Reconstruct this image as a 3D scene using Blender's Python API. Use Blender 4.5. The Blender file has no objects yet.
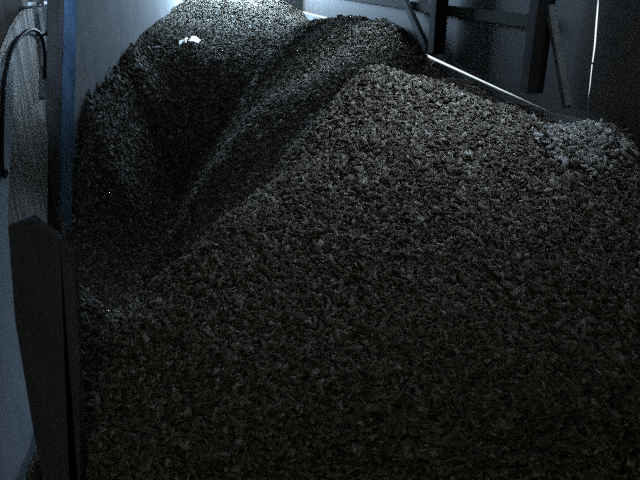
import bpy, bmesh, math, random
import numpy as np
from mathutils import Vector, Matrix

random.seed(7)
rng = np.random.default_rng(11)
S = bpy.context.scene
COL = S.collection

# ------------------------------------------------------------------ camera
F = 620.0
PITCH = math.radians(22.8)
EYE = 3.6                                   # eye height above the shed floor
cp, sp = math.cos(PITCH), math.sin(PITCH)
cam_d = bpy.data.cameras.new('camera')
cam = bpy.data.objects.new('camera', cam_d)
COL.objects.link(cam)
cam.location = (0, 0, EYE)
cam.rotation_euler = (math.pi / 2 - PITCH, 0, 0)
cam_d.sensor_width = 36
cam_d.lens = 36 * F / 640
cam_d.clip_start = 0.02
S.camera = cam


def ray(px, py):
    u = (px - 320) / F
    v = (240 - py) / F
    return Vector((u, cp + v * sp, -sp + v * cp))


def at(px, py, Y):                           # point at forward distance Y
    d = ray(px, py)
    p = d * (Y / d.y)
    return Vector((p.x, p.y, p.z + EYE))


# side walls in plan: x = a + b*Y
RA, RB = 1.61 + 0.1512 * 4.29, -0.1512
LA, LB = -1.9, -0.10


def on_wall(px, py, a, b, off=0.0):
    d = ray(px, py)
    Y = (a + off) / (d.x / d.y - b)
    return at(px, py, Y)


def R(px, py, off=0.0):
    return on_wall(px, py, RA, RB, off)


def L(px, py, off=0.0):
    return on_wall(px, py, LA, LB, off)


def RW(Y, z, off=0.0):
    return Vector((RA + off + RB * Y, Y, z))


def LW(Y, z, off=0.0):
    return Vector((LA + off + LB * Y, Y, z))


# --------------------------------------------------------------- materials
def mat(name, base, rough=0.85, var=0.25, scale=6.0, stretch=(1, 1, 1), bump=0.2,
        metallic=0.0, base2=None):
    m = bpy.data.materials.new(name)
    m.use_nodes = True
    nt = m.node_tree
    b = nt.nodes['Principled BSDF']
    b.inputs['Roughness'].default_value = rough
    b.inputs['Metallic'].default_value = metallic
    b.inputs['Specular IOR Level'].default_value = 0.25
    tc = nt.nodes.new('ShaderNodeTexCoord')
    mp = nt.nodes.new('ShaderNodeMapping')
    mp.inputs['Scale'].default_value = stretch
    nz = nt.nodes.new('ShaderNodeTexNoise')
    nz.inputs['Scale'].default_value = scale
    nz.inputs['Detail'].default_value = 8
    nz.inputs['Roughness'].default_value = 0.65
    rp = nt.nodes.new('ShaderNodeValToRGB')
    c2 = base2 or tuple(c * (1 - var) for c in base)
    rp.color_ramp.elements[0].position = 0.32
    rp.color_ramp.elements[1].position = 0.68
    rp.color_ramp.elements[0].color = (*c2, 1)
    rp.color_ramp.elements[1].color = (*[c * (1 + var * .4) for c in base], 1)
    nt.links.new(tc.outputs['Object'], mp.inputs['Vector'])
    nt.links.new(mp.outputs['Vector'], nz.inputs['Vector'])
    nt.links.new(nz.outputs['Fac'], rp.inputs['Fac'])
    nt.links.new(rp.outputs['Color'], b.inputs['Base Color'])
    if bump:
        bp = nt.nodes.new('ShaderNodeBump')
        bp.inputs['Strength'].default_value = bump
        bp.inputs['Distance'].default_value = 0.01
        nt.links.new(nz.outputs['Fac'], bp.inputs['Height'])
        nt.links.new(bp.outputs['Normal'], b.inputs['Normal'])
    return m


def chip_mat(name, cols):
    m = bpy.data.materials.new(name)
    m.use_nodes = True
    nt = m.node_tree
    b = nt.nodes['Principled BSDF']
    b.inputs['Roughness'].default_value = 0.9
    b.inputs['Specular IOR Level'].default_value = 0.15
    g = nt.nodes.new('ShaderNodeNewGeometry')
    rp = nt.nodes.new('ShaderNodeValToRGB')
    rp.color_ramp.interpolation = 'LINEAR'
    els = rp.color_ramp.elements
    els[0].position, els[0].color = cols[0][0], (*cols[0][1], 1)
    els[1].position, els[1].color = cols[-1][0], (*cols[-1][1], 1)
    for p, c in cols[1:-1]:
        e = els.new(p)
        e.color = (*c, 1)
    tc = nt.nodes.new('ShaderNodeTexCoord')
    nz = nt.nodes.new('ShaderNodeTexNoise')
    nz.inputs['Scale'].default_value = 90
    nz.inputs['Detail'].default_value = 3
    mx = nt.nodes.new('ShaderNodeMix')
    mx.data_type = 'RGBA'
    mx.blend_type = 'MULTIPLY'
    mx.inputs['Factor'].default_value = 0.5
    nt.links.new(g.outputs['Random Per Island'], rp.inputs['Fac'])
    nt.links.new(tc.outputs['Object'], nz.inputs['Vector'])
    nt.links.new(rp.outputs['Color'], mx.inputs['A'])
    nt.links.new(nz.outputs['Fac'], mx.inputs['B'])
    nt.links.new(mx.outputs['Result'], b.inputs['Base Color'])
    return m


M_CHIP = chip_mat('wood_chips', [
    (0.0, (0.14, 0.115, 0.082)), (0.3, (0.22, 0.185, 0.135)), (0.6, (0.31, 0.265, 0.20)),
    (0.85, (0.43, 0.38, 0.30)), (1.0, (0.70, 0.66, 0.57))])
M_LITCHIP = chip_mat('daylit_chips', [  # paler chip colours standing in for daylight near the slit
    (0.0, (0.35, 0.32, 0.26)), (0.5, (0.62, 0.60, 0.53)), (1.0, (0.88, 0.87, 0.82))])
M_CONC = mat('concrete_render', (0.27, 0.27, 0.265), .9, .3, 2.2, bump=.3)
M_CLAD = mat('dark_cladding', (0.125, 0.112, 0.10), .6, .45, 3, (1, 1, .25), .2)
M_DARKT = mat('dark_old_timber', (0.06, 0.052, 0.045), .9, .5, 5, (1, 1, .15), .4)
M_BOARD = mat('shade_grey_board', (0.17, 0.18, 0.19), .9, .5, 5, (1, 1, .15), .4)  # board tone standing in for the shade at lower left
M_POST = mat('stained_timber', (0.035, 0.03, 0.026), .85, .5, 6, (1, 1, .1), .4)
M_BRACE = mat('grey_timber', (0.12, 0.125, 0.11), .8, .4, 6, (1, 1, .2), .3)
M_RAIL = mat('olive_grey_timber', (0.10, 0.105, 0.085), .85, .3, 6, (.2, .2, 1), .3)
M_PALET = mat('weathered_pale_timber', (0.62, 0.62, 0.58), .85, .5, 7, (3, 3, .18), .4,
              base2=(0.17, 0.16, 0.15))
M_SHEET = mat('pale_sheet', (0.40, 0.45, 0.49), .45, .15, 2, bump=.1)
M_BLUE = mat('blue_paint', (0.17, 0.31, 0.52), .5, .45, 9, (1, 1, .3), .15)
M_GREYST = mat('dull_dark_steel', (0.17, 0.175, 0.18), .6, .4, 8, (1, 1, .3), .15, .3)
M_RUBBER = mat('black_rubber', (0.012, 0.012, 0.014), .5, .2, 20, bump=.05)
M_GALV = mat('galvanised_steel', (0.72, 0.74, 0.76), .35, .15, 25, bump=.05, metallic=.5)
M_FLOOR = mat('dusty_concrete', (0.16, 0.155, 0.145), .95, .3, 3)
M_ROOF = mat('roof_sheet', (0.15, 0.15, 0.15), .8, .3, 2)
M_PLAST = mat('white_plastic', (0.85, 0.86, 0.86), .5, .05, 10, bump=.05)
M_IRON = mat('rusty_iron', (0.10, 0.07, 0.05), .8, .5, 20)


# ----------------------------------------------------------------- helpers
def link(name, me, m, parent=None):
    o = bpy.data.objects.new(name, me)
    COL.objects.link(o)
    if m:
        me.materials.append(m)
    if parent:
        o.parent = parent
    return o


def from_bm(name, bm, m, parent=None, smooth=False):
    bmesh.ops.recalc_face_normals(bm, faces=bm.faces)
    me = bpy.data.meshes.new(name)
    bm.to_mesh(me)
    bm.free()
    if smooth:
        for p in me.polygons:
            p.use_smooth = True
    return link(name, me, m, parent)


def tag(o, label, cat, group=None, kind=None):
    o['label'] = label
    o['category'] = cat
    if group:
        o['group'] = group
    if kind:
        o['kind'] = kind
    return o


def struct(o, label=None, cat=None):
    o['kind'] = 'structure'
    if label:
        o['label'] = label
    if cat:
        o['category'] = cat
    return o


def prism(bm, pts, off):
    """closed slab: polygon pts pushed along vector off"""
    a = [bm.verts.new(p) for p in pts]
    b = [bm.verts.new(Vector(p) + Vector(off)) for p in pts]
    n = len(pts)
    bm.faces.new(a)
    bm.faces.new(list(reversed(b)))
    for i in range(n):
        j = (i + 1) % n
        bm.faces.new((a[i], b[i], b[j], a[j]))


def bar(bm, p0, p1, w, d, side, segs=1, jit=0.0):
    """rectangular bar from p0 to p1; `side` = direction of its width w"""
    p0, p1 = Vector(p0), Vector(p1)
    t = (p1 - p0).normalized()
    s = Vector(side)
    s = (s - t * s.dot(t)).normalized()
    n = t.cross(s)
    rings = []
    for k in range(segs + 1):
        q = p0.lerp(p1, k / segs)
        ww = w / 2 * (1 + random.uniform(-jit, jit))
        dd = d / 2 * (1 + random.uniform(-jit, jit))
        c = min(ww, dd) * .22
        ring = []
        for sx, sy in ((-1, -1), (1, -1), (1, 1), (-1, 1)):
            cs = [(sx * ww, sy * (dd - c)), (sx * (ww - c), sy * dd)]
            if sx * sy > 0:
                pass
            else:
                cs.reverse()
            for x, y in (cs if (sx, sy) in ((-1, -1), (1, 1)) else cs):
                ring.append((x, y))
        # order the eight bevel corners by angle
        ring.sort(key=lambda c: math.atan2(c[1] / dd, c[0] / ww))
        rings.append([bm.verts.new(q + s * x + n * y) for x, y in ring])
    for r0, r1 in zip(rings, rings[1:]):
        m_ = len(r0)
        for i in range(m_):
            j = (i + 1) % m_
            bm.faces.new((r0[i], r0[j], r1[j], r1[i]))
    bm.faces.new(list(reversed(rings[0])))
    bm.faces.new(rings[-1])


def tube(bm, pts, r, n=10, sub=6):
    P = [Vector(p) for p in pts]
    C = []
    for i in range(len(P) - 1):                      # Catmull-Rom
        p0 = P[max(i - 1, 0)]
        p1, p2 = P[i], P[i + 1]
        p3 = P[min(i + 2, len(P) - 1)]
        for k in range(sub):
            t = k / sub
            C.append(0.5 * ((2 * p1) + (p2 - p0) * t + (2 * p0 - 5 * p1 + 4 * p2 - p3) * t * t
                            + (3 * p1 - p0 - 3 * p2 + p3) * t ** 3))
    C.append(P[-1])
    rings = []
    ref = Vector((1, 0.05, 0.1))
    for i, q in enumerate(C):
        t = (C[min(i + 1, len(C) - 1)] - C[max(i - 1, 0)]).normalized()
        s = (ref - t * ref.dot(t)).normalized()
        u = t.cross(s)
        rings.append([bm.verts.new(q + (s * math.cos(a) + u * math.sin(a)) * r)
                      for a in [2 * math.pi * j / n for j in range(n)]])
    for r0, r1 in zip(rings, rings[1:]):
        for i in range(n):
            j = (i + 1) % n
            bm.faces.new((r0[i], r0[j], r1[j], r1[i]))
    bm.faces.new(list(reversed(rings[0])))
    bm.faces.new(rings[-1])


# ----------------------------------------------------------- heap surfaces
class TPS:
    def __init__(self, pts, lam=0.0003):
        P = np.array([[p[0], p[1], p[2]] for p in pts], float)
        self.c = P[:, :2]
        n = len(P)
        K = self.k(np.linalg.norm(self.c[:, None] - self.c[None], axis=2)) + lam * np.eye(n)
        A = np.zeros((n + 3, n + 3))
        A[:n, :n] = K
        A[:n, n] = 1
        A[:n, n + 1:] = self.c
        A[n:, :n] = A[:n, n:].T
        self.w = np.linalg.solve(A, np.r_[P[:, 2], 0, 0, 0])

    @staticmethod
    def k(r):
        return np.where(r > 1e-9, r * r * np.log(np.maximum(r, 1e-9)), 0.0)

    def __call__(self, x, y):
        x, y = np.asarray(x, float), np.asarray(y, float)
        out = self.w[-3] + self.w[-2] * x + self.w[-1] * y
        for (cx, cy), w in zip(self.c, self.w):
            out = out + w * self.k(np.hypot(x - cx, y - cy))
        return out


def sh(p, dx, dy, dz):
    return Vector((p.x + dx, p.y + dy, p.z + dz))


# near heap: the crest is what stands against the hollow behind it
crestL = [at(74, 285, 2.55), at(90, 306, 2.56), at(105, 325, 2.60), at(145, 299, 2.75), at(180, 268, 2.9), at(212, 236, 3.08),
          at(245, 205, 3.25), at(280, 174, 3.46), at(297, 157, 3.58), at(312, 132, 3.72),
          at(335, 102, 3.95), at(352, 84, 4.1)]
peak = [at(368, 74, 4.2), at(392, 73, 4.2)]
crestR = [at(420, 81, 4.1), at(455, 90, 3.98), at(500, 104, 3.85), at(540, 119, 3.75),
          at(575, 128, 3.6), at(603, 127, 3.5), at(640, 150, 3.3)]
near_pts = crestL + peak + crestR
near_pts += [sh(p, -.33, .30, -.52) for p in crestL[2:-1]]
near_pts += [sh(p, -1.1, 1.0, -1.35) for p in crestL[3::3]]
near_pts += [sh(p, -.12, .75, -.42) for p in peak] + [sh(p, -.2, 1.5, -1.0) for p in peak]
near_pts += [sh(p, 0, .8, -.36) for p in crestR[:5:2]] + [sh(p, 0, 1.6, -.9) for p in crestR[:5:2]]
near_pts += [at(400, 110, 3.75), at(400, 150, 3.32), at(400, 220, 2.78), at(400, 300, 2.28),
             at(400, 400, 1.76), at(400, 480, 1.42),
             at(560, 170, 3.1), at(560, 230, 2.68), at(560, 300, 2.28), at(560, 400, 1.76),
             at(600, 480, 1.4), at(320, 165, 3.28),
             at(300, 220, 2.86), at(260, 260, 2.66), at(200, 320, 2.32), at(200, 400, 1.88),
             at(300, 320, 2.25), at(290, 400, 1.8), at(140, 380, 2.05),
             at(250, 480, 1.48), at(110, 480, 1.58), at(90, 400, 1.93),
             at(660, 250, 2.6), at(680, 400, 1.8)]
near_pts += [Vector((-1.0, 3.2, EYE - 2.15)), Vector((-1.3, 3.3, EYE - 2.1)), Vector((-.8, 3.7, EYE - 2.3)), Vector((-1.5, 3.0, EYE - 1.9)),
             Vector((-1.3, 1.2, EYE - 1.6)),
             Vector((-.9, .6, EYE - 1.75)), Vector((0, .6, EYE - 1.5)), Vector((1.2, .6, EYE - 1.4)),
             Vector((0, -.6, EYE - 2.2)), Vector((1.2, -.6, EYE - 2.1)), Vector((-1.3, -.6, EYE - 2.5))]
near_t = TPS(near_pts)
CREST = np.array([tuple(p) for p in crestL[1:] + peak])


def near_f(x, y):
    # behind the crest the chips fall away at their angle of rest
    h = near_t(x, y)
    best = np.full(np.shape(h), 1e9)
    cap = np.full(np.shape(h), 99.0)
    for p, q_ in zip(CREST[:-1], CREST[1:]):
        d = q_ - p
        l2 = d[0] ** 2 + d[1] ** 2
        t = ((x - p[0]) * d[0] + (y - p[1]) * d[1]) / l2
        tc = np.clip(t, 0, 1)
        dist = np.hypot(x - p[0] - tc * d[0], y - p[1] - tc * d[1])
        left = d[0] * (y - p[1]) - d[1] * (x - p[0]) > 0
        c = np.where(left, p[2] + tc * d[2] - 1.15 * dist + .03, 99.0)
        new = dist < best
        best = np.where(new, dist, best)
        cap = np.where(new, c, cap)
    return np.minimum(h, cap)



mid_pts = [at(300, 36, 10.6), at(327, 20, 9.6), at(345, 20, 9.1), at(368, 22, 8.5), at(386, 27, 8.0),
           at(398, 40, 7.8), at(410, 49, 7.6), R(430, 60, -.05) + Vector((0, 0, -.05)), R(460, 76, -.05) + Vector((0, 0, -.07)), R(500, 94, -.05) + Vector((0, 0, -.07)),
           R(550, 117, -.05) + Vector((0, 0, -.05)), R(418, 50, -.08), at(262, 70, 9.6), at(235, 130, 7.6), at(270, 190, 5.6), at(300, 112, 6.8),
           at(330, 60, 8.2), at(340, 75, 7.1), at(400, 66, 6.9), at(450, 85, 5.5), at(500, 102, 4.75),
           at(285, 60, 9.2), at(215, 170, 6.6), at(300, 150, 5.4),
           R(345, 30, -.05), R(385, 41, -.05), at(305, 24, 12.5), at(280, 40, 12.8),
           Vector((.3, 4.6, EYE - 1.5)), Vector((-.6, 4.6, EYE - 2.3)), Vector((-2.2, 7.5, EYE - 3.2)),
           Vector((-2.8, 11, EYE - 2.6)), Vector((1.4, 3.6, EYE - 1.2)), Vector((-1.5, 14.5, EYE - 1.7)),
           Vector((-.3, 15, EYE - 1.6))]
mid_pts += [sh(at(262, 70, 9.6), -.6, .3, -.85), sh(at(235, 130, 7.6), -.6, .3, -.85), sh(at(215, 170, 6.6), -.55, .2, -.75),
            sh(at(280, 45, 11.5), -.5, .3, -.5)]
mid_f = TPS(mid_pts)

wall_line = [L(85, 91, .02), L(95, 80.5, .02), L(105, 70, .02), L(117, 58, .02), L(130, 46, .02), L(142, 35, .02), L(155, 23, .02), L(175, 6, .02)]
WLY = [4.0, 5.0, 5.6, 6.3] + [p.y for p in wall_line]
WLZ = [EYE - 3.3, EYE - 2.7, EYE - 2.2, EYE - 1.55] + [p.z - .03 for p in wall_line]
far_pts = [at(145, 60, 10.0),
           at(230, 0, 17.0), at(200, 40, 12.4), at(200, 18, 15.2), at(200, 75, 10.7), at(195, 110, 10.0), at(180, 160, 9.2),
           at(160, 220, 8.3), at(130, 130, 8.2), at(150, 100, 9.2), at(110, 190, 7.0), at(270, 40, 12.6), at(260, 18, 15.6), at(292, 12, 17.3), at(285, 3, 17.7), at(270, 0, 17.7), at(298, 10, 18.0),
           at(250, 5, 17.5), at(240, 90, 10.3), at(225, 130, 9.6),
           Vector((-2.4, 5.0, EYE - 3.1)), Vector((-1.5, 5.0, EYE - 3.2)), Vector((-.5, 5.4, EYE - 2.6)),
           Vector((-1.9, 3.6, EYE - 2.6)), Vector((-2.1, 4.2, EYE - 2.95)), Vector((-1.2, 3.9, EYE - 2.65)),
           Vector((0.6, 8, EYE - 2.2)), Vector((-.7, 20, EYE - .95)), Vector((-2.5, 20, EYE - .5)),
           Vector((-3.9, 20, EYE - .6)), Vector((-1.8, 1.5, EYE - 3.0))]
far_t = TPS(far_pts)


def far_f(x, y):
    # the open bank, and the chips banked up along the left wall
    b = far_t(x, y)
    wz = np.interp(y, WLY, WLZ)
    dx = np.maximum(x - (LA + LB * y), 0)
    wz = wz - 3.0 * dx - .25 * np.minimum(dx, .2)
    b = np.minimum(b, np.where(dx < .5, np.interp(y, WLY, WLZ) + .4 * dx, 99))
    k = .12
    h = np.clip(.5 + .5 * (b - wz) / k, 0, 1)
    return wz * (1 - h) + b * h + k * h * (1 - h)


def lump(x, y):
    z = 0
    for k, (s, a) in enumerate(((1.7, .030), (3.9, .018), (8.3, .012), (17., .007))):
        z = z + a * (np.sin(s * x * 1.3 + 1.7 * k + 2 * np.sin(s * .6 * y + k)) *
                     np.cos(s * y * 1.1 + .9 * k + 1.6 * np.sin(s * .7 * x - k)))
    return z


def heights(x, y):
    h = np.stack([near_f(x, y), mid_f(x, y), far_f(x, y)])
    # near heap never rises again far behind its crest, the rear heaps stop before the camera
    # ... and breaks off steeply towards the left wall
    xb = -.80 - .354 * (y - 1.6) + .04 * np.sin(5 * y)
    h[0] = h[0] - 4.0 * np.maximum(0, xb - x)
    h[0] = np.where(y > 5.6, -5, h[0])
    h[1] = np.where(y < 3.5, -5, h[1])
    k = np.argmax(h, axis=0)
    z = np.max(h, axis=0) + lump(x, y) * np.where(k == 2, .35, 1)
    return np.maximum(z, 0.03), k


def grad_normal(x, y, e=0.05):
    zx = (heights(x + e, y)[0] - heights(x - e, y)[0]) / (2 * e)
    zy = (heights(x, y + e)[0] - heights(x, y - e)[0]) / (2 * e)
    n = np.stack([-zx, -zy, np.ones_like(x)], 1)
    return n / np.linalg.norm(n, axis=1)[:, None]


BOX = np.array([(-1, -1, -1), (1, -1, -1), (1, 1, -1), (-1, 1, -1),
                (-1, -1, 1), (1, -1, 1), (1, 1, 1), (-1, 1, 1)], float)
BQ = np.array([(0, 3, 2, 1), (4, 5, 6, 7), (0, 1, 5, 4), (1, 2, 6, 5), (2, 3, 7, 6), (3, 0, 4, 7)])


def chips(x, y, z, n, lmin, lmax, tilt, lift=0.35):
    N = len(x)
    ln = rng.uniform(lmin, lmax, N) * np.exp(rng.normal(0, .22, N))
    wd = ln * rng.uniform(.28, .7, N)
    th = ln * rng.uniform(.06, .16, N)
    # frame: normal tilted at random, then a random spin
    nn = n + rng.normal(0, tilt, (N, 3))
    nn /= np.linalg.norm(nn, axis=1)[:, None]
    a = rng.normal(0, 1, (N, 3))
    a -= nn * (a * nn).sum(1)[:, None]
    a /= np.linalg.norm(a, axis=1)[:, None]
    b = np.cross(nn, a)
    T = np.repeat(BOX[None], N, 0) * np.stack([ln / 2, wd / 2, th / 2], 1)[:, None]
    # uneven, torn outline and a slight bend
    T[:, :, 0] *= 1 + rng.uniform(-.3, .3, (N, 8))
    T[:, [4, 5, 6, 7], :2] = T[:, [0, 1, 2, 3], :2] * rng.uniform(.85, 1.05, (N, 4, 1))
    T[:, :, 1] *= np.where(T[:, :, 0] > 0, rng.uniform(.45, 1.15, (N, 1)), 1)
    c = np.stack([x, y, z], 1) + n * (rng.uniform(-.2, 1, N) * lift * ln * tilt)[:, None]
    V = c[:, None] + T[:, :, :1] * a[:, None] + T[:, :, 1:2] * b[:, None] + T[:, :, 2:] * nn[:, None]
    Fq = (np.arange(N) * 8)[:, None, None] + BQ[None]
    return V.reshape(-1, 3), Fq.reshape(-1, 4)


def mesh_np(name, V, Fq):
    me = bpy.data.meshes.new(name)
    me.vertices.add(len(V))
    me.vertices.foreach_set('co', V.astype(np.float32).ravel())
    me.loops.add(Fq.size)
    me.loops.foreach_set('vertex_index', Fq.astype(np.int32).ravel())
    me.polygons.add(len(Fq))
    me.polygons.foreach_set('loop_start', np.arange(0, Fq.size, 4, dtype=np.int32))
    me.update(calc_edges=True)
    me.validate()
    return me


def project(x, y, z):
    zz = z - EYE
    dep = y * cp - zz * sp
    v = y * sp + zz * cp
    return 320 + F * x / dep, 240 - F * v / dep, dep


# base grid, shared out to the heap that is highest in each cell
gx = np.arange(-4.2, 2.25, .05)
gy = np.concatenate([np.arange(-1.0, 6, .05), np.arange(6, 18.25, .10)])
GX, GY = np.meshgrid(gx, gy)
GZ, GK = heights(GX, GY)
inside = (GX < RA + RB * GY + .01) & (GX > LA + LB * GY - .01)
nxg, nyg = len(gx), len(gy)
idx = np.arange(nxg * nyg).reshape(nyg, nxg)
q = np.stack([idx[:-1, :-1], idx[:-1, 1:], idx[1:, 1:], idx[1:, :-1]], -1).reshape(-1, 4)
GVall = np.stack([GX.ravel(), GY.ravel(), GZ.ravel() - .012], 1)
kk = GK.ravel()
ins = inside.ravel()
okq = ins[q].all(1)

# chip positions: thicker scatter close to the camera
SX, SY = [], []
for (y0, y1, dens) in ((.9, 2.0, 6500), (2.0, 3.0, 5500), (3.0, 4.6, 4500), (4.6, 7, 2200),
                       (7, 10, 1500), (10, 14, 1100), (14, 18.1, 800)):
    xl, xr = LA + LB * y1, RA + RB * y0
    n_ = int((xr - xl) * (y1 - y0) * dens)
    SX.append(rng.uniform(xl, xr, n_))
    SY.append(rng.uniform(y0, y1, n_))
SX, SY = np.concatenate(SX), np.concatenate(SY)
m_ = (SX < RA + RB * SY - .03) & (SX > LA + LB * SY + .03)
SX, SY = SX[m_], SY[m_]
SZ, SK = heights(SX, SY)
px, py, dep = project(SX, SY, SZ)
m_ = (dep > .3) & (px > -140) & (px < 780) & (py > -40) & (py < 620)
SX, SY, SZ, SK, px, py = [a[m_] for a in (SX, SY, SZ, SK, px, py)]
SN = grad_normal(SX, SY)
# steep sides hold more surface than their plan: repeat some
extra = rng.random(len(SX)) < np.clip(1.6 / SN[:, 2] - 1.6, 0, 1)
SX, SY, SZ, SK = [np.concatenate([a, a[extra] + (rng.normal(0, .02, extra.sum()) if i < 2 else 0)])
                  for i, a in enumerate((SX, SY, SZ, SK))]
SZ, SK = heights(SX, SY)
SN = grad_normal(SX, SY)

names = ['wood_chip_heap', 'wood_chip_heap', 'wood_chip_heap']
labels = ['big near heap of brown wood chips filling the front of the shed',
          'middle hump of wood chips banked against the dark clad wall',
          'far bank of wood chips rising behind the dark hollow to the back']
for h in range(3):
    sel = okq & (kk[q] == h).any(1)
    qq = q[sel]
    used, inv = np.unique(qq, return_inverse=True)
    V1, F1 = GVall[used], inv.reshape(-1, 4)
    ms = SK == h
    d = SY[ms]
    size = np.where(d < 3, .66, np.where(d < 4.6, .75, np.where(d < 8, 1.05, 1.35)))
    V2, F2 = chips(SX[ms], SY[ms], SZ[ms], SN[ms], .026, .05, .42)
    # (sizes grow a little with distance so that far chips still cover the bank)
    cen = V2.reshape(-1, 8, 3).mean(1, keepdims=True)
    V2 = (cen + (V2.reshape(-1, 8, 3) - cen) * size[:, None, None]).reshape(-1, 3)
    me = mesh_np('wood_chip_heap', np.concatenate([V1, V2]), np.concatenate([F1, F2 + len(V1)]))
    tag(link(names[h], me, M_CHIP), labels[h], 'wood chips', 'heaps of wood chips', 'stuff')

# paler chips on the near heap, daylight by the slit put into their colour
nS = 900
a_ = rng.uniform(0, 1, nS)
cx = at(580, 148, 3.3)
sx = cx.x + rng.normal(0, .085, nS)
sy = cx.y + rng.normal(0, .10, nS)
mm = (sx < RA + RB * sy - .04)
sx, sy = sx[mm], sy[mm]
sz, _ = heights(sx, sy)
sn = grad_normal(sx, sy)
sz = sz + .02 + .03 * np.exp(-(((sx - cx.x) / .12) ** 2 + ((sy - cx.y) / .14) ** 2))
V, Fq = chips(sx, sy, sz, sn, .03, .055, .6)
tag(link('daylit_chip_patch', mesh_np('daylit_chip_patch', V, Fq), M_LITCHIP),
    'patch of chips coloured paler for the daylight falling below the upright slit of light', 'wood shavings', None, 'stuff')  # chips, not shavings; the paler colour stands in for daylight

# ------------------------------------------------------------------- shell
ROOF = 8.2
YB, YF = -2.0, 18.2
OUT = Vector((1, .1512, 0)).normalized()
EPS = .03

# floor
bm = bmesh.new()
prism(bm, [(-4.6, YB, -.1), (3.2, YB, -.1), (3.2, YF + .3, -.1), (-4.6, YF + .3, -.1)], (0, 0, .1))
struct(from_bm('floor', bm, M_FLOOR))

# right wall: dark sheets above a low timber kick wall, a gap of daylight between
top_l = [R(297, 9.2), R(327, 17.2), R(428, 54.8), R(500, 88.6), R(553, 113.0)]
bot_l = [R(297, 11.2), R(327, 19.6), R(428, 58.0), R(500, 90.6), R(553, 113.2)]
gapx = [(598.3, -8), (597.6, 5), (596.2, 22), (594.6, 44), (592.6, 60), (591.6, 66), (589.6, 86), (588, 100), (587, 121)]
wid = [.3, 1.8, 2.1, 1.9, 1.5, 1.4, 1.1, .5, .1]
gl = [R(x - w / 2, y) for (x, y), w in zip(gapx, wid)]
gr = [R(x + w / 2, y) for (x, y), w in zip(gapx, wid)]
gtop = gl[0]
zlow = R(587, 121).z
VY0, VY1, VZ0, VZ1 = 3.5, 4.7, 5.1, 5.8          # unseen vent opening, placed to light the near crest
polyA = [RW(YF, VZ0), RW(YF, top_l[0].z + .004)] + top_l + [gl[-1]] + list(reversed(gl))
polyA += [RW(gtop.y, VZ0)]
bm = bmesh.new()
for y0, y1, z0, z1 in ((YB, 2.0, VZ0, ROOF), (2.0, 2.9, VZ1, ROOF), (2.9, VY0, VZ0, ROOF), (VY0, VY1, VZ1, ROOF), (VY1, 7.4, VZ0, ROOF),
                       (7.4, 8.6, VZ1, ROOF), (8.6, YF, VZ0, ROOF)):
    prism(bm, [RW(y0, z0), RW(y1, z0), RW(y1, z1), RW(y0, z1)], OUT * .004)
prism(bm, polyA, OUT * .004)
struct(from_bm('wall_right', bm, M_CLAD))
polyB = [RW(gtop.y - .001, VZ0)] + gr + [RW(gr[-1].y - .002, 0), RW(YB, 0), RW(YB, VZ0)]
bm = bmesh.new()
prism(bm, polyB, OUT * .004)
struct(from_bm('wall_right_door_side', bm, M_CLAD))
# tiny bridge of sheet that interrupts the slit, and the overlap above its top
bm = bmesh.new()
prism(bm, [R(591.0, 62.3), R(594.0, 62.3), R(593.8, 64.4), R(590.8, 64.4)], OUT * .004)
struct(from_bm('trim_1', bm, M_CLAD))
# frame of that added vent
bm = bmesh.new()
for z in (VZ0, VZ1):
    bar(bm, RW(VY0, z, -.02), RW(VY1, z, -.02), .08, .06, (0, 0, 1))
for y in (VY0, VY1):
    bar(bm, RW(y, VZ0, -.02), RW(y, VZ1, -.02), .08, .06, (1, 0, 0))
struct(from_bm('added_vent_1', bm, M_GREYST))
fill_vent3 = bmesh.new()  # added unseen vent for the lamp on the blue post
for z in (VZ0, VZ1):
    bar(fill_vent3, RW(2.0, z, -.02), RW(2.9, z, -.02), .08, .06, (0, 0, 1))
for y in (2.0, 2.9):
    bar(fill_vent3, RW(y, VZ0, -.02), RW(y, VZ1, -.02), .08, .06, (1, 0, 0))
fill_vent2 = bmesh.new()  # added unseen vent for the lamp on the middle hump
for z in (VZ0, VZ1):
    bar(fill_vent2, RW(7.4, z, -.02), RW(8.6, z, -.02), .08, .06, (0, 0, 1))
for y in (7.4, 8.6):
    bar(fill_vent2, RW(y, VZ0, -.02), RW(y, VZ1, -.02), .08, .06, (1, 0, 0))
# kick wall
polyK = [RW(YF, 0), RW(YF, bot_l[0].z - .005)] + bot_l + [gl[-1] + Vector((0, 0, -.002)), RW(gl[-1].y, 0)]
bm = bmesh.new()
prism(bm, polyK, OUT * .02)
struct(from_bm('wall_right_base', bm, M_CONC))

# left wall
bm = bmesh.new()
prism(bm, [LW(5.45, 0), LW(YF, 0), LW(YF, ROOF), LW(5.45, ROOF)], (-.15, 0, 0))
struct(from_bm('wall_left', bm, M_CONC))
bm = bmesh.new()
prism(bm, [LW(YB, 0), LW(5.45, 0), LW(5.45, ROOF), LW(YB, ROOF)], (-.15, 0, 0))
struct(from_bm('wall_left_near', bm, M_DARKT))

# far gable wall with its open window, back wall behind the camera with an added window opening
OX0, OX1, OZ0, OZ1 = -3.1, -1.3, 3.4, 5.5


def slab_y(bm, x0, x1, z0, z1, y, t):
    prism(bm, [(x0, y, z0), (x1, y, z0), (x1, y, z1), (x0, y, z1)], (0, t, 0))


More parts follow.
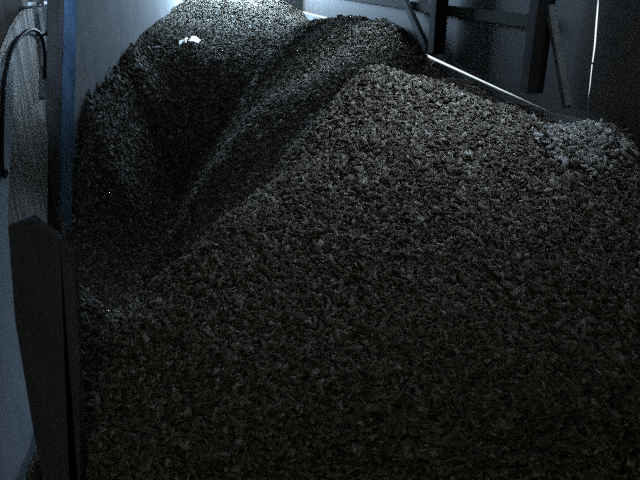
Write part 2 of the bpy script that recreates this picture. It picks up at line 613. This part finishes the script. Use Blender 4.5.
bm = bmesh.new()
xl, xr = LA + LB * YF - .15, RA + RB * YF + .02
slab_y(bm, xl, xr, 0, OZ0, YF, .15)
slab_y(bm, xl, xr, OZ1, ROOF, YF, .15)
slab_y(bm, xl, OX0, OZ0, OZ1, YF, .15)
slab_y(bm, OX1, xr, OZ0, OZ1, YF, .15)
struct(from_bm('wall_far', bm, M_CONC))
bm = bmesh.new()
bar(bm, (OX0, YF - .02, OZ0), (OX1, YF - .02, OZ0), .1, .1, (0, 1, 0))
bar(bm, (OX0, YF - .02, OZ1), (OX1, YF - .02, OZ1), .1, .1, (0, 1, 0))
bar(bm, (OX0, YF - .02, OZ0), (OX0, YF - .02, OZ1), .1, .1, (0, 1, 0))
bar(bm, (OX1, YF - .02, OZ0), (OX1, YF - .02, OZ1), .1, .1, (0, 1, 0))
struct(from_bm('window_1', bm, M_GREYST))
DX0, DX1, DZ0, DZ1 = -.3, .6, 4.3, 5.1        # small unseen window, added for the warm fill
bm = bmesh.new()
xl, xr = LA + LB * YB - .15, RA + RB * YB + .02
slab_y(bm, xl, xr, 0, DZ0, YB, -.15)
slab_y(bm, xl, xr, DZ1, ROOF, YB, -.15)
slab_y(bm, xl, DX0, DZ0, DZ1, YB, -.15)
slab_y(bm, DX1, xr, DZ0, DZ1, YB, -.15)
struct(from_bm('wall_back', bm, M_CONC))

# roof with two ragged holes that let the sun on to the far bank
SUN = Vector((.12, .0, -.99)).normalized()


def on_far(px, py):
    d = ray(px, py)
    t = 6.0
    while t < 20:
        p = d * t
        if p.z + EYE <= float(heights(np.array([p.x]), np.array([p.y]))[0][0]):
            return Vector((p.x, p.y, p.z + EYE))
        t += .01
    return Vector((p.x, p.y, p.z + EYE))


shapeA = [(180.2, 44.6), (180, 41.5), (182.5, 39.5), (186, 38.2), (187, 39.8), (185.8, 41.5), (182.5, 42.6)]
shapeB = [(189.3, 40.8), (191.5, 39), (190.8, 36.8), (192.8, 36), (195, 37.4), (197.8, 37), (198.6, 39),
          (200.4, 40.6), (198.5, 42), (194, 40.9)]
cA, cB = on_far(183.5, 41), on_far(194.8, 39)
ROOFT = ROOF


def to_plane(px, py, P, lift=.12):
    """pixel outline laid on the bank's tangent plane at P"""
    n = grad_normal(np.array([P.x]), np.array([P.y]), .25)[0]
    n = Vector(n)
    o = P + Vector((0, 0, lift))
    d = ray(px, py)
    t = (o - Vector((0, 0, EYE))).dot(n) / d.dot(n)
    return Vector((0, 0, EYE)) + d * t


bm = bmesh.new()
outer = [(-4.6, YB - .2), (3.2, YB - .2), (3.2, YF + .3), (-4.6, YF + .3)]
edges = []


def loop(pts):
    vs = [bm.verts.new((p[0], p[1], ROOF)) for p in pts]
    for i in range(len(vs)):
        edges.append(bm.edges.new((vs[i], vs[(i + 1) % len(vs)])))


loop(outer)
for shp, c, gk in ((shapeA, cA, 1.12), (shapeB, cB, .86)):
    pts = []
    mx_ = sum(q_[0] for q_ in shp) / len(shp)
    my_ = sum(q_[1] for q_ in shp) / len(shp)
    for a, b in shp:
        a, b = mx_ + (a - mx_) * gk, my_ + (b - my_) * gk
        p = to_plane(a, b, c)
        t = (ROOF - p.z) / SUN.z
        r_ = p + SUN * t
        pts.append((r_.x, r_.y))
    loop(pts)
bmesh.ops.triangle_fill(bm, use_beauty=True, edges=edges, normal=(0, 0, 1))
struct(from_bm('ceiling', bm, M_ROOF))


def scrap(name, shp, c, grow, label):
    ctr = (sum(p[0] for p in shp) / len(shp), sum(p[1] for p in shp) / len(shp))
    bm = bmesh.new()
    pts = [to_plane(ctr[0] + (a - ctr[0]) * grow, ctr[1] + (b - ctr[1]) * grow, c, .12) for a, b in shp]
    mid = sum(pts, Vector()) / len(pts)
    up = Vector(grad_normal(np.array([c.x]), np.array([c.y]), .25)[0])
    for k, p in enumerate(pts):
        p += up * (.02 * math.sin(k * 2.1))
    lo = [p - up * .006 for p in pts]
    va = [bm.verts.new(p) for p in pts]
    vb = [bm.verts.new(p) for p in lo]
    ca, cb = bm.verts.new(mid + up * .03), bm.verts.new(mid + up * .024)
    n = len(pts)
    for i in range(n):
        j = (i + 1) % n
        bm.faces.new((va[i], va[j], ca))
        bm.faces.new((vb[j], vb[i], cb))
        bm.faces.new((va[j], va[i], vb[i], vb[j]))
    o = from_bm(name, bm, M_PLAST)
    tag(o, label, 'scrap', 'white scraps on the far bank')


scrap('white_scrap', shapeA, cA, 1.3, 'smaller, sickle-shaped bright white scrap on the far chip bank')
scrap('white_scrap', shapeB, cB, 1.1, 'larger, bow-shaped bright white scrap on the far chip bank')

# -------------------------------------------------- timber on the right wall
ALONG = Vector((-.1512, 1, 0)).normalized()
INW = -.12


def post(p_low, wpx, label):
    bm = bmesh.new()
    w = wpx * (p_low.y * cp) / F
    b0 = p_low.copy()
    bar(bm, b0, Vector((p_low.x, p_low.y, ROOF - .02)), w, .12, ALONG, 14, .04)
    o = from_bm('timber_post', bm, M_POST)
    o.location = (0, 0, 0)
    tag(o, label, 'post', 'upright posts of the clad wall')
    return o


post(R(436, 53, INW), 20, 'thinner-looking upright timber post nearer the far end of the dark clad wall')
post(R(531, 92, INW), 22, 'dark upright timber post nearer the slit of light in the clad wall')


def brace(pa, pb, w, d, label):
    bm = bmesh.new()
    bar(bm, pb + (pb - pa).normalized() * .06, pa + (pa - pb) * 1.2, w, d, ALONG, 10, .05)
    tag(from_bm('diagonal_brace', bm, M_BRACE), label, 'brace', 'slanting braces on the clad wall')


brace(R(404, -2, -.09), R(426, 47, -.09), .10, .05, 'slanting timber brace ending at the foot of the post nearer the far end')
brace(R(549, 0, -.09), R(566, 98, -.09), .05, .05, 'slanting pale grey brace between the dark post and the slit of light')
bm = bmesh.new()
pa, pb = R(446, 3, -.035), R(520, 30, -.035)
zz = (pa.z + pb.z) / 2
bar(bm, RW(4.7, zz, -.03), RW(18.0, zz, -.03), .09, .05, (0, 0, 1), 12, .04)
tag(from_bm('horizontal_rail', bm, M_RAIL), 'horizontal olive-grey timber rail running along the clad wall behind the posts', 'rail')

# ---------------------------------------------------------------- left side
# steel column: blue face plus a dull channel beside it
root = bpy.data.objects.new('steel_post', None)
COL.objects.link(root)
b0 = L(67, 300, .10)
root.location = (b0.x, b0.y, 0)
tag(root, 'tall blue-painted steel post standing against the left wall', 'post')


def colpart(name, px0, px1, off, depth, m, wdir=(1, 0, 0)):
    bm = bmesh.new()
    t0, t1 = L((px0[0] + px1[0]) / 2, 0, off), L((px0[1] + px1[1]) / 2, 240, off)
    Yc = (t0.y + t1.y) / 2
    a, b = at(px0[0], 0, Yc), at(px1[0], 0, Yc)
    c, d = at(px0[1], 240, Yc), at(px1[1], 240, Yc)
    w = abs((b - a).x + (d - c).x) / 2
    ctop, cbot = (a + b) / 2, (c + d) / 2
    dirv = (ctop - cbot).normalized()
    s = (cbot.z - .02) / dirv.z
    lo = cbot - dirv * s
    hi = cbot + dirv * ((ROOF - .05 - cbot.z) / dirv.z)
    bar(bm, lo - root.location, hi - root.location, w, depth, wdir, 4, 0)
    return from_bm(name, bm, m, root)


colpart('painted_flange', (62, 57.5), (76, 71), .17, .04, M_BLUE, (1, .55, 0))
colpart('channel', (49, 45), (62.5, 58), .12, .06, M_GREYST)

# weathered timber panel with a cut corner
bm = bmesh.new()
pan = [(49.5, 6), (27, 7.5), (14, 27), (4, 52), (-45, 80), (-60, 560), (45, 560), (47.5, 200)]
prism(bm, [L(a, b, .05) for a, b in pan], (-.035, 0, 0))
tp = from_bm('weathered_board', bm, M_PALET)
tag(tp, 'weathered pale timber board with a cut corner beside the blue post', 'board')
# pale strip up its right edge
bm = bmesh.new()
bar(bm, L(49.2, 8, .075), L(46.2, 66, .075), .022, .03, (0, 1, 0))
e = from_bm('edge_strip', bm, M_SHEET, tp)
e['label'] = 'narrow pale strip on the panel edge'

# added dark board standing in for the shade between sheet and heap
bm = bmesh.new()
brd = [(8, 226), (30, 218), (60, 240), (74, 268), (79, 345), (80, 500), (46, 500), (30, 410), (15, 320)]
top = [at(a, b, 1.62) for a, b in brd]
for i, j in ((5, 4), (6, 7)):                     # carry both long edges down to the floor
    k_ = top[j].z / (top[j].z - top[i].z)
    top[i] = top[j] + (top[i] - top[j]) * k_
prism(bm, top, (0, .03, 0))
tag(from_bm('shade_board', bm, M_BOARD), 'dark upright board standing in for shade between the pale curved sheet and the near chip heap', 'board')

# pale sheet leaning in the corner of the frame
edge = [(14, 62), (13.5, 100), (12, 140), (9, 180), (8, 215), (9.5, 255), (13, 300), (20, 350), (28, 400), (36, 445), (46, 500)]
bm = bmesh.new()
front = []
for i, (a, b) in enumerate(edge):
    off = .10 + .32 * (i / (len(edge) - 1)) ** 1.5
    p = L(a, b, off)
    row = []
    for k in range(7):
        t = k / 6
        bulge = .03 * math.sin(t * math.pi)
        row.append(p + Vector((.1 * t * .9 + bulge, -1.0 * t, 0)))
    front.append(row)
vf = [[bm.verts.new(p) for p in r] for r in front]
vb = [[bm.verts.new(p + Vector((-.012, 0, 0))) for p in r] for r in front]
for i in range(len(edge) - 1):
    for k in range(6):
        bm.faces.new((vf[i][k], vf[i][k + 1], vf[i + 1][k + 1], vf[i + 1][k]))
        bm.faces.new((vb[i][k], vb[i + 1][k], vb[i + 1][k + 1], vb[i][k + 1]))
    bm.faces.new((vf[i][0], vf[i + 1][0], vb[i + 1][0], vb[i][0]))
    bm.faces.new((vf[i][6], vb[i][6], vb[i + 1][6], vf[i + 1][6]))
for k in range(6):
    bm.faces.new((vf[0][k], vb[0][k], vb[0][k + 1], vf[0][k + 1]))
    bm.faces.new((vf[-1][k], vf[-1][k + 1], vb[-1][k + 1], vb[-1][k]))
tag(from_bm('curved_sheet', bm, M_SHEET, smooth=False),
    'pale blue-grey curved sheet leaning in front of the timber board', 'sheet')

# black hose hung over a peg
bm = bmesh.new()
hp = [(44.5, 78, .085), (45, 62, .09), (43.8, 46, .10), (40.5, 35, .105), (34, 30, .105), (27, 31, .105), (18, 39, .105),
      (11, 51, .11), (6, 70, .13), (3.3, 95, .17), (2, 125, .18), (1.5, 150, .18), (2, 168, .18), (4.3, 176.5, .18), (6.8, 171, .18)]
tube(bm, [L(a, b, o) for a, b, o in hp], .0155, 10, 6)
tag(from_bm('black_hose', bm, M_RUBBER, smooth=True), 'black hose looped over a peg in front of the pale timber board', 'hose')
bm = bmesh.new()
p = L(36, 35, .05)
tube(bm, [p, p + Vector((.04, 0, .0)), p + Vector((.08, 0, .005)), p + Vector((.1, 0, .03))], .012, 8, 4)
tag(from_bm('iron_peg', bm, M_IRON), 'short iron peg carrying the black hose', 'peg')

# galvanised bracket along the panel's top edge
bm = bmesh.new()
bar(bm, L(26, 4.2, .085), L(45.5, 2.8, .085), .03, .03, (0, 0, 1))
br = from_bm('metal_bracket', bm, M_GALV)
tag(br, 'shiny metal bracket along the top edge of the timber board', 'bracket')
bm = bmesh.new()
bmesh.ops.create_uvsphere(bm, u_segments=12, v_segments=8, radius=.018, matrix=Matrix.Translation(L(42, 2.6, .115)))
from_bm('bolt_head', bm, M_GALV, br, True)

# dark block standing in for a stain on the panel
bm = bmesh.new()
bar(bm, L(42.5, 68, .065), L(41.5, 98, .065), .07, .04, (0, 1, 0))
cl = from_bm('dark_stain_block', bm, M_GREYST)
tag(cl, 'small dark block standing in for a stain on the pale timber board below the hose end', 'block')

# ------------------------------------------------------------------- light
w = bpy.data.worlds.new('sky')
S.world = w
w.use_nodes = True
w.node_tree.nodes['Background'].inputs[0].default_value = (.80, .93, 1.0, 1)
w.node_tree.nodes['Background'].inputs[1].default_value = 1.3

sun_d = bpy.data.lights.new('sun', 'SUN')
sun_d.energy = 14
sun_d.angle = math.radians(.15)
sun = bpy.data.objects.new('sun', sun_d)
COL.objects.link(sun)
sun.rotation_euler = SUN.to_track_quat('-Z', 'Y').to_euler()
sun.location = (-4, 10, 12)


def area(name, loc, target, sx, sy, power, col, spread=180):
    d = bpy.data.lights.new(name, 'AREA')
    d.shape = 'RECTANGLE'
    d.size, d.size_y = sx, sy
    d.energy = power
    d.color = col
    d.spread = math.radians(spread)
    o = bpy.data.objects.new(name, d)
    COL.objects.link(o)
    o.location = loc
    o.rotation_euler = (Vector(target) - Vector(loc)).to_track_quat('-Z', 'Y').to_euler()
    return o


area('gable_daylight', ((OX0 + OX1) / 2, YF - .1, (OZ0 + OZ1) / 2), ((OX0 + OX1) / 2 + .3, 12, 2.6), OX1 - OX0 - .1, OZ1 - OZ0 - .1, 880, (.49, .73, 1.0))
vy, vz = (VY0 + VY1) / 2, (VZ0 + VZ1) / 2
vp = RW(vy, vz, -.12)
area('added_vent_light', vp, (.80, 4.1, 2.9), VY1 - VY0 - .1, VZ1 - VZ0 - .1, 16.5, (.60, .77, 1.0), 66)  # unseen lamp, narrowed to light the near crest and keep the hollow dark
vy = 8.0
struct(from_bm('added_vent_2', fill_vent2, M_GREYST))
area('added_vent_light', RW(vy, vz, -.12), (.40, 8.0, 3.0), 1.1, .6, 8, (.54, .74, 1.0), 44)  # added lamp that brightens the middle hump
struct(from_bm('added_vent_3', fill_vent3, M_GREYST))
area('added_vent_light', RW(2.4, vz, -.12), (-2.3, 4.9, EYE + .15), 0.8, .6, 6, (.56, .76, 1.0), 26)  # added narrow lamp that brightens the blue post and pale board
area('warm_back_fill', ((DX0 + DX1) / 2, YB + .1, (DZ0 + DZ1) / 2), (0, 3, 2.2), DX1 - DX0, DZ1 - DZ0, 4.2, (1.0, .82, .52))  # added warm fill for the foreground, set at the unseen back window

S.cycles.use_denoising = False
S.cycles.sample_clamp_indirect = 1.5
S.view_settings.view_transform = 'Standard'
S.view_settings.look = 'None'
S.view_settings.gamma = 1
S.view_settings.use_curve_mapping = False
S.view_settings.exposure = 0.0
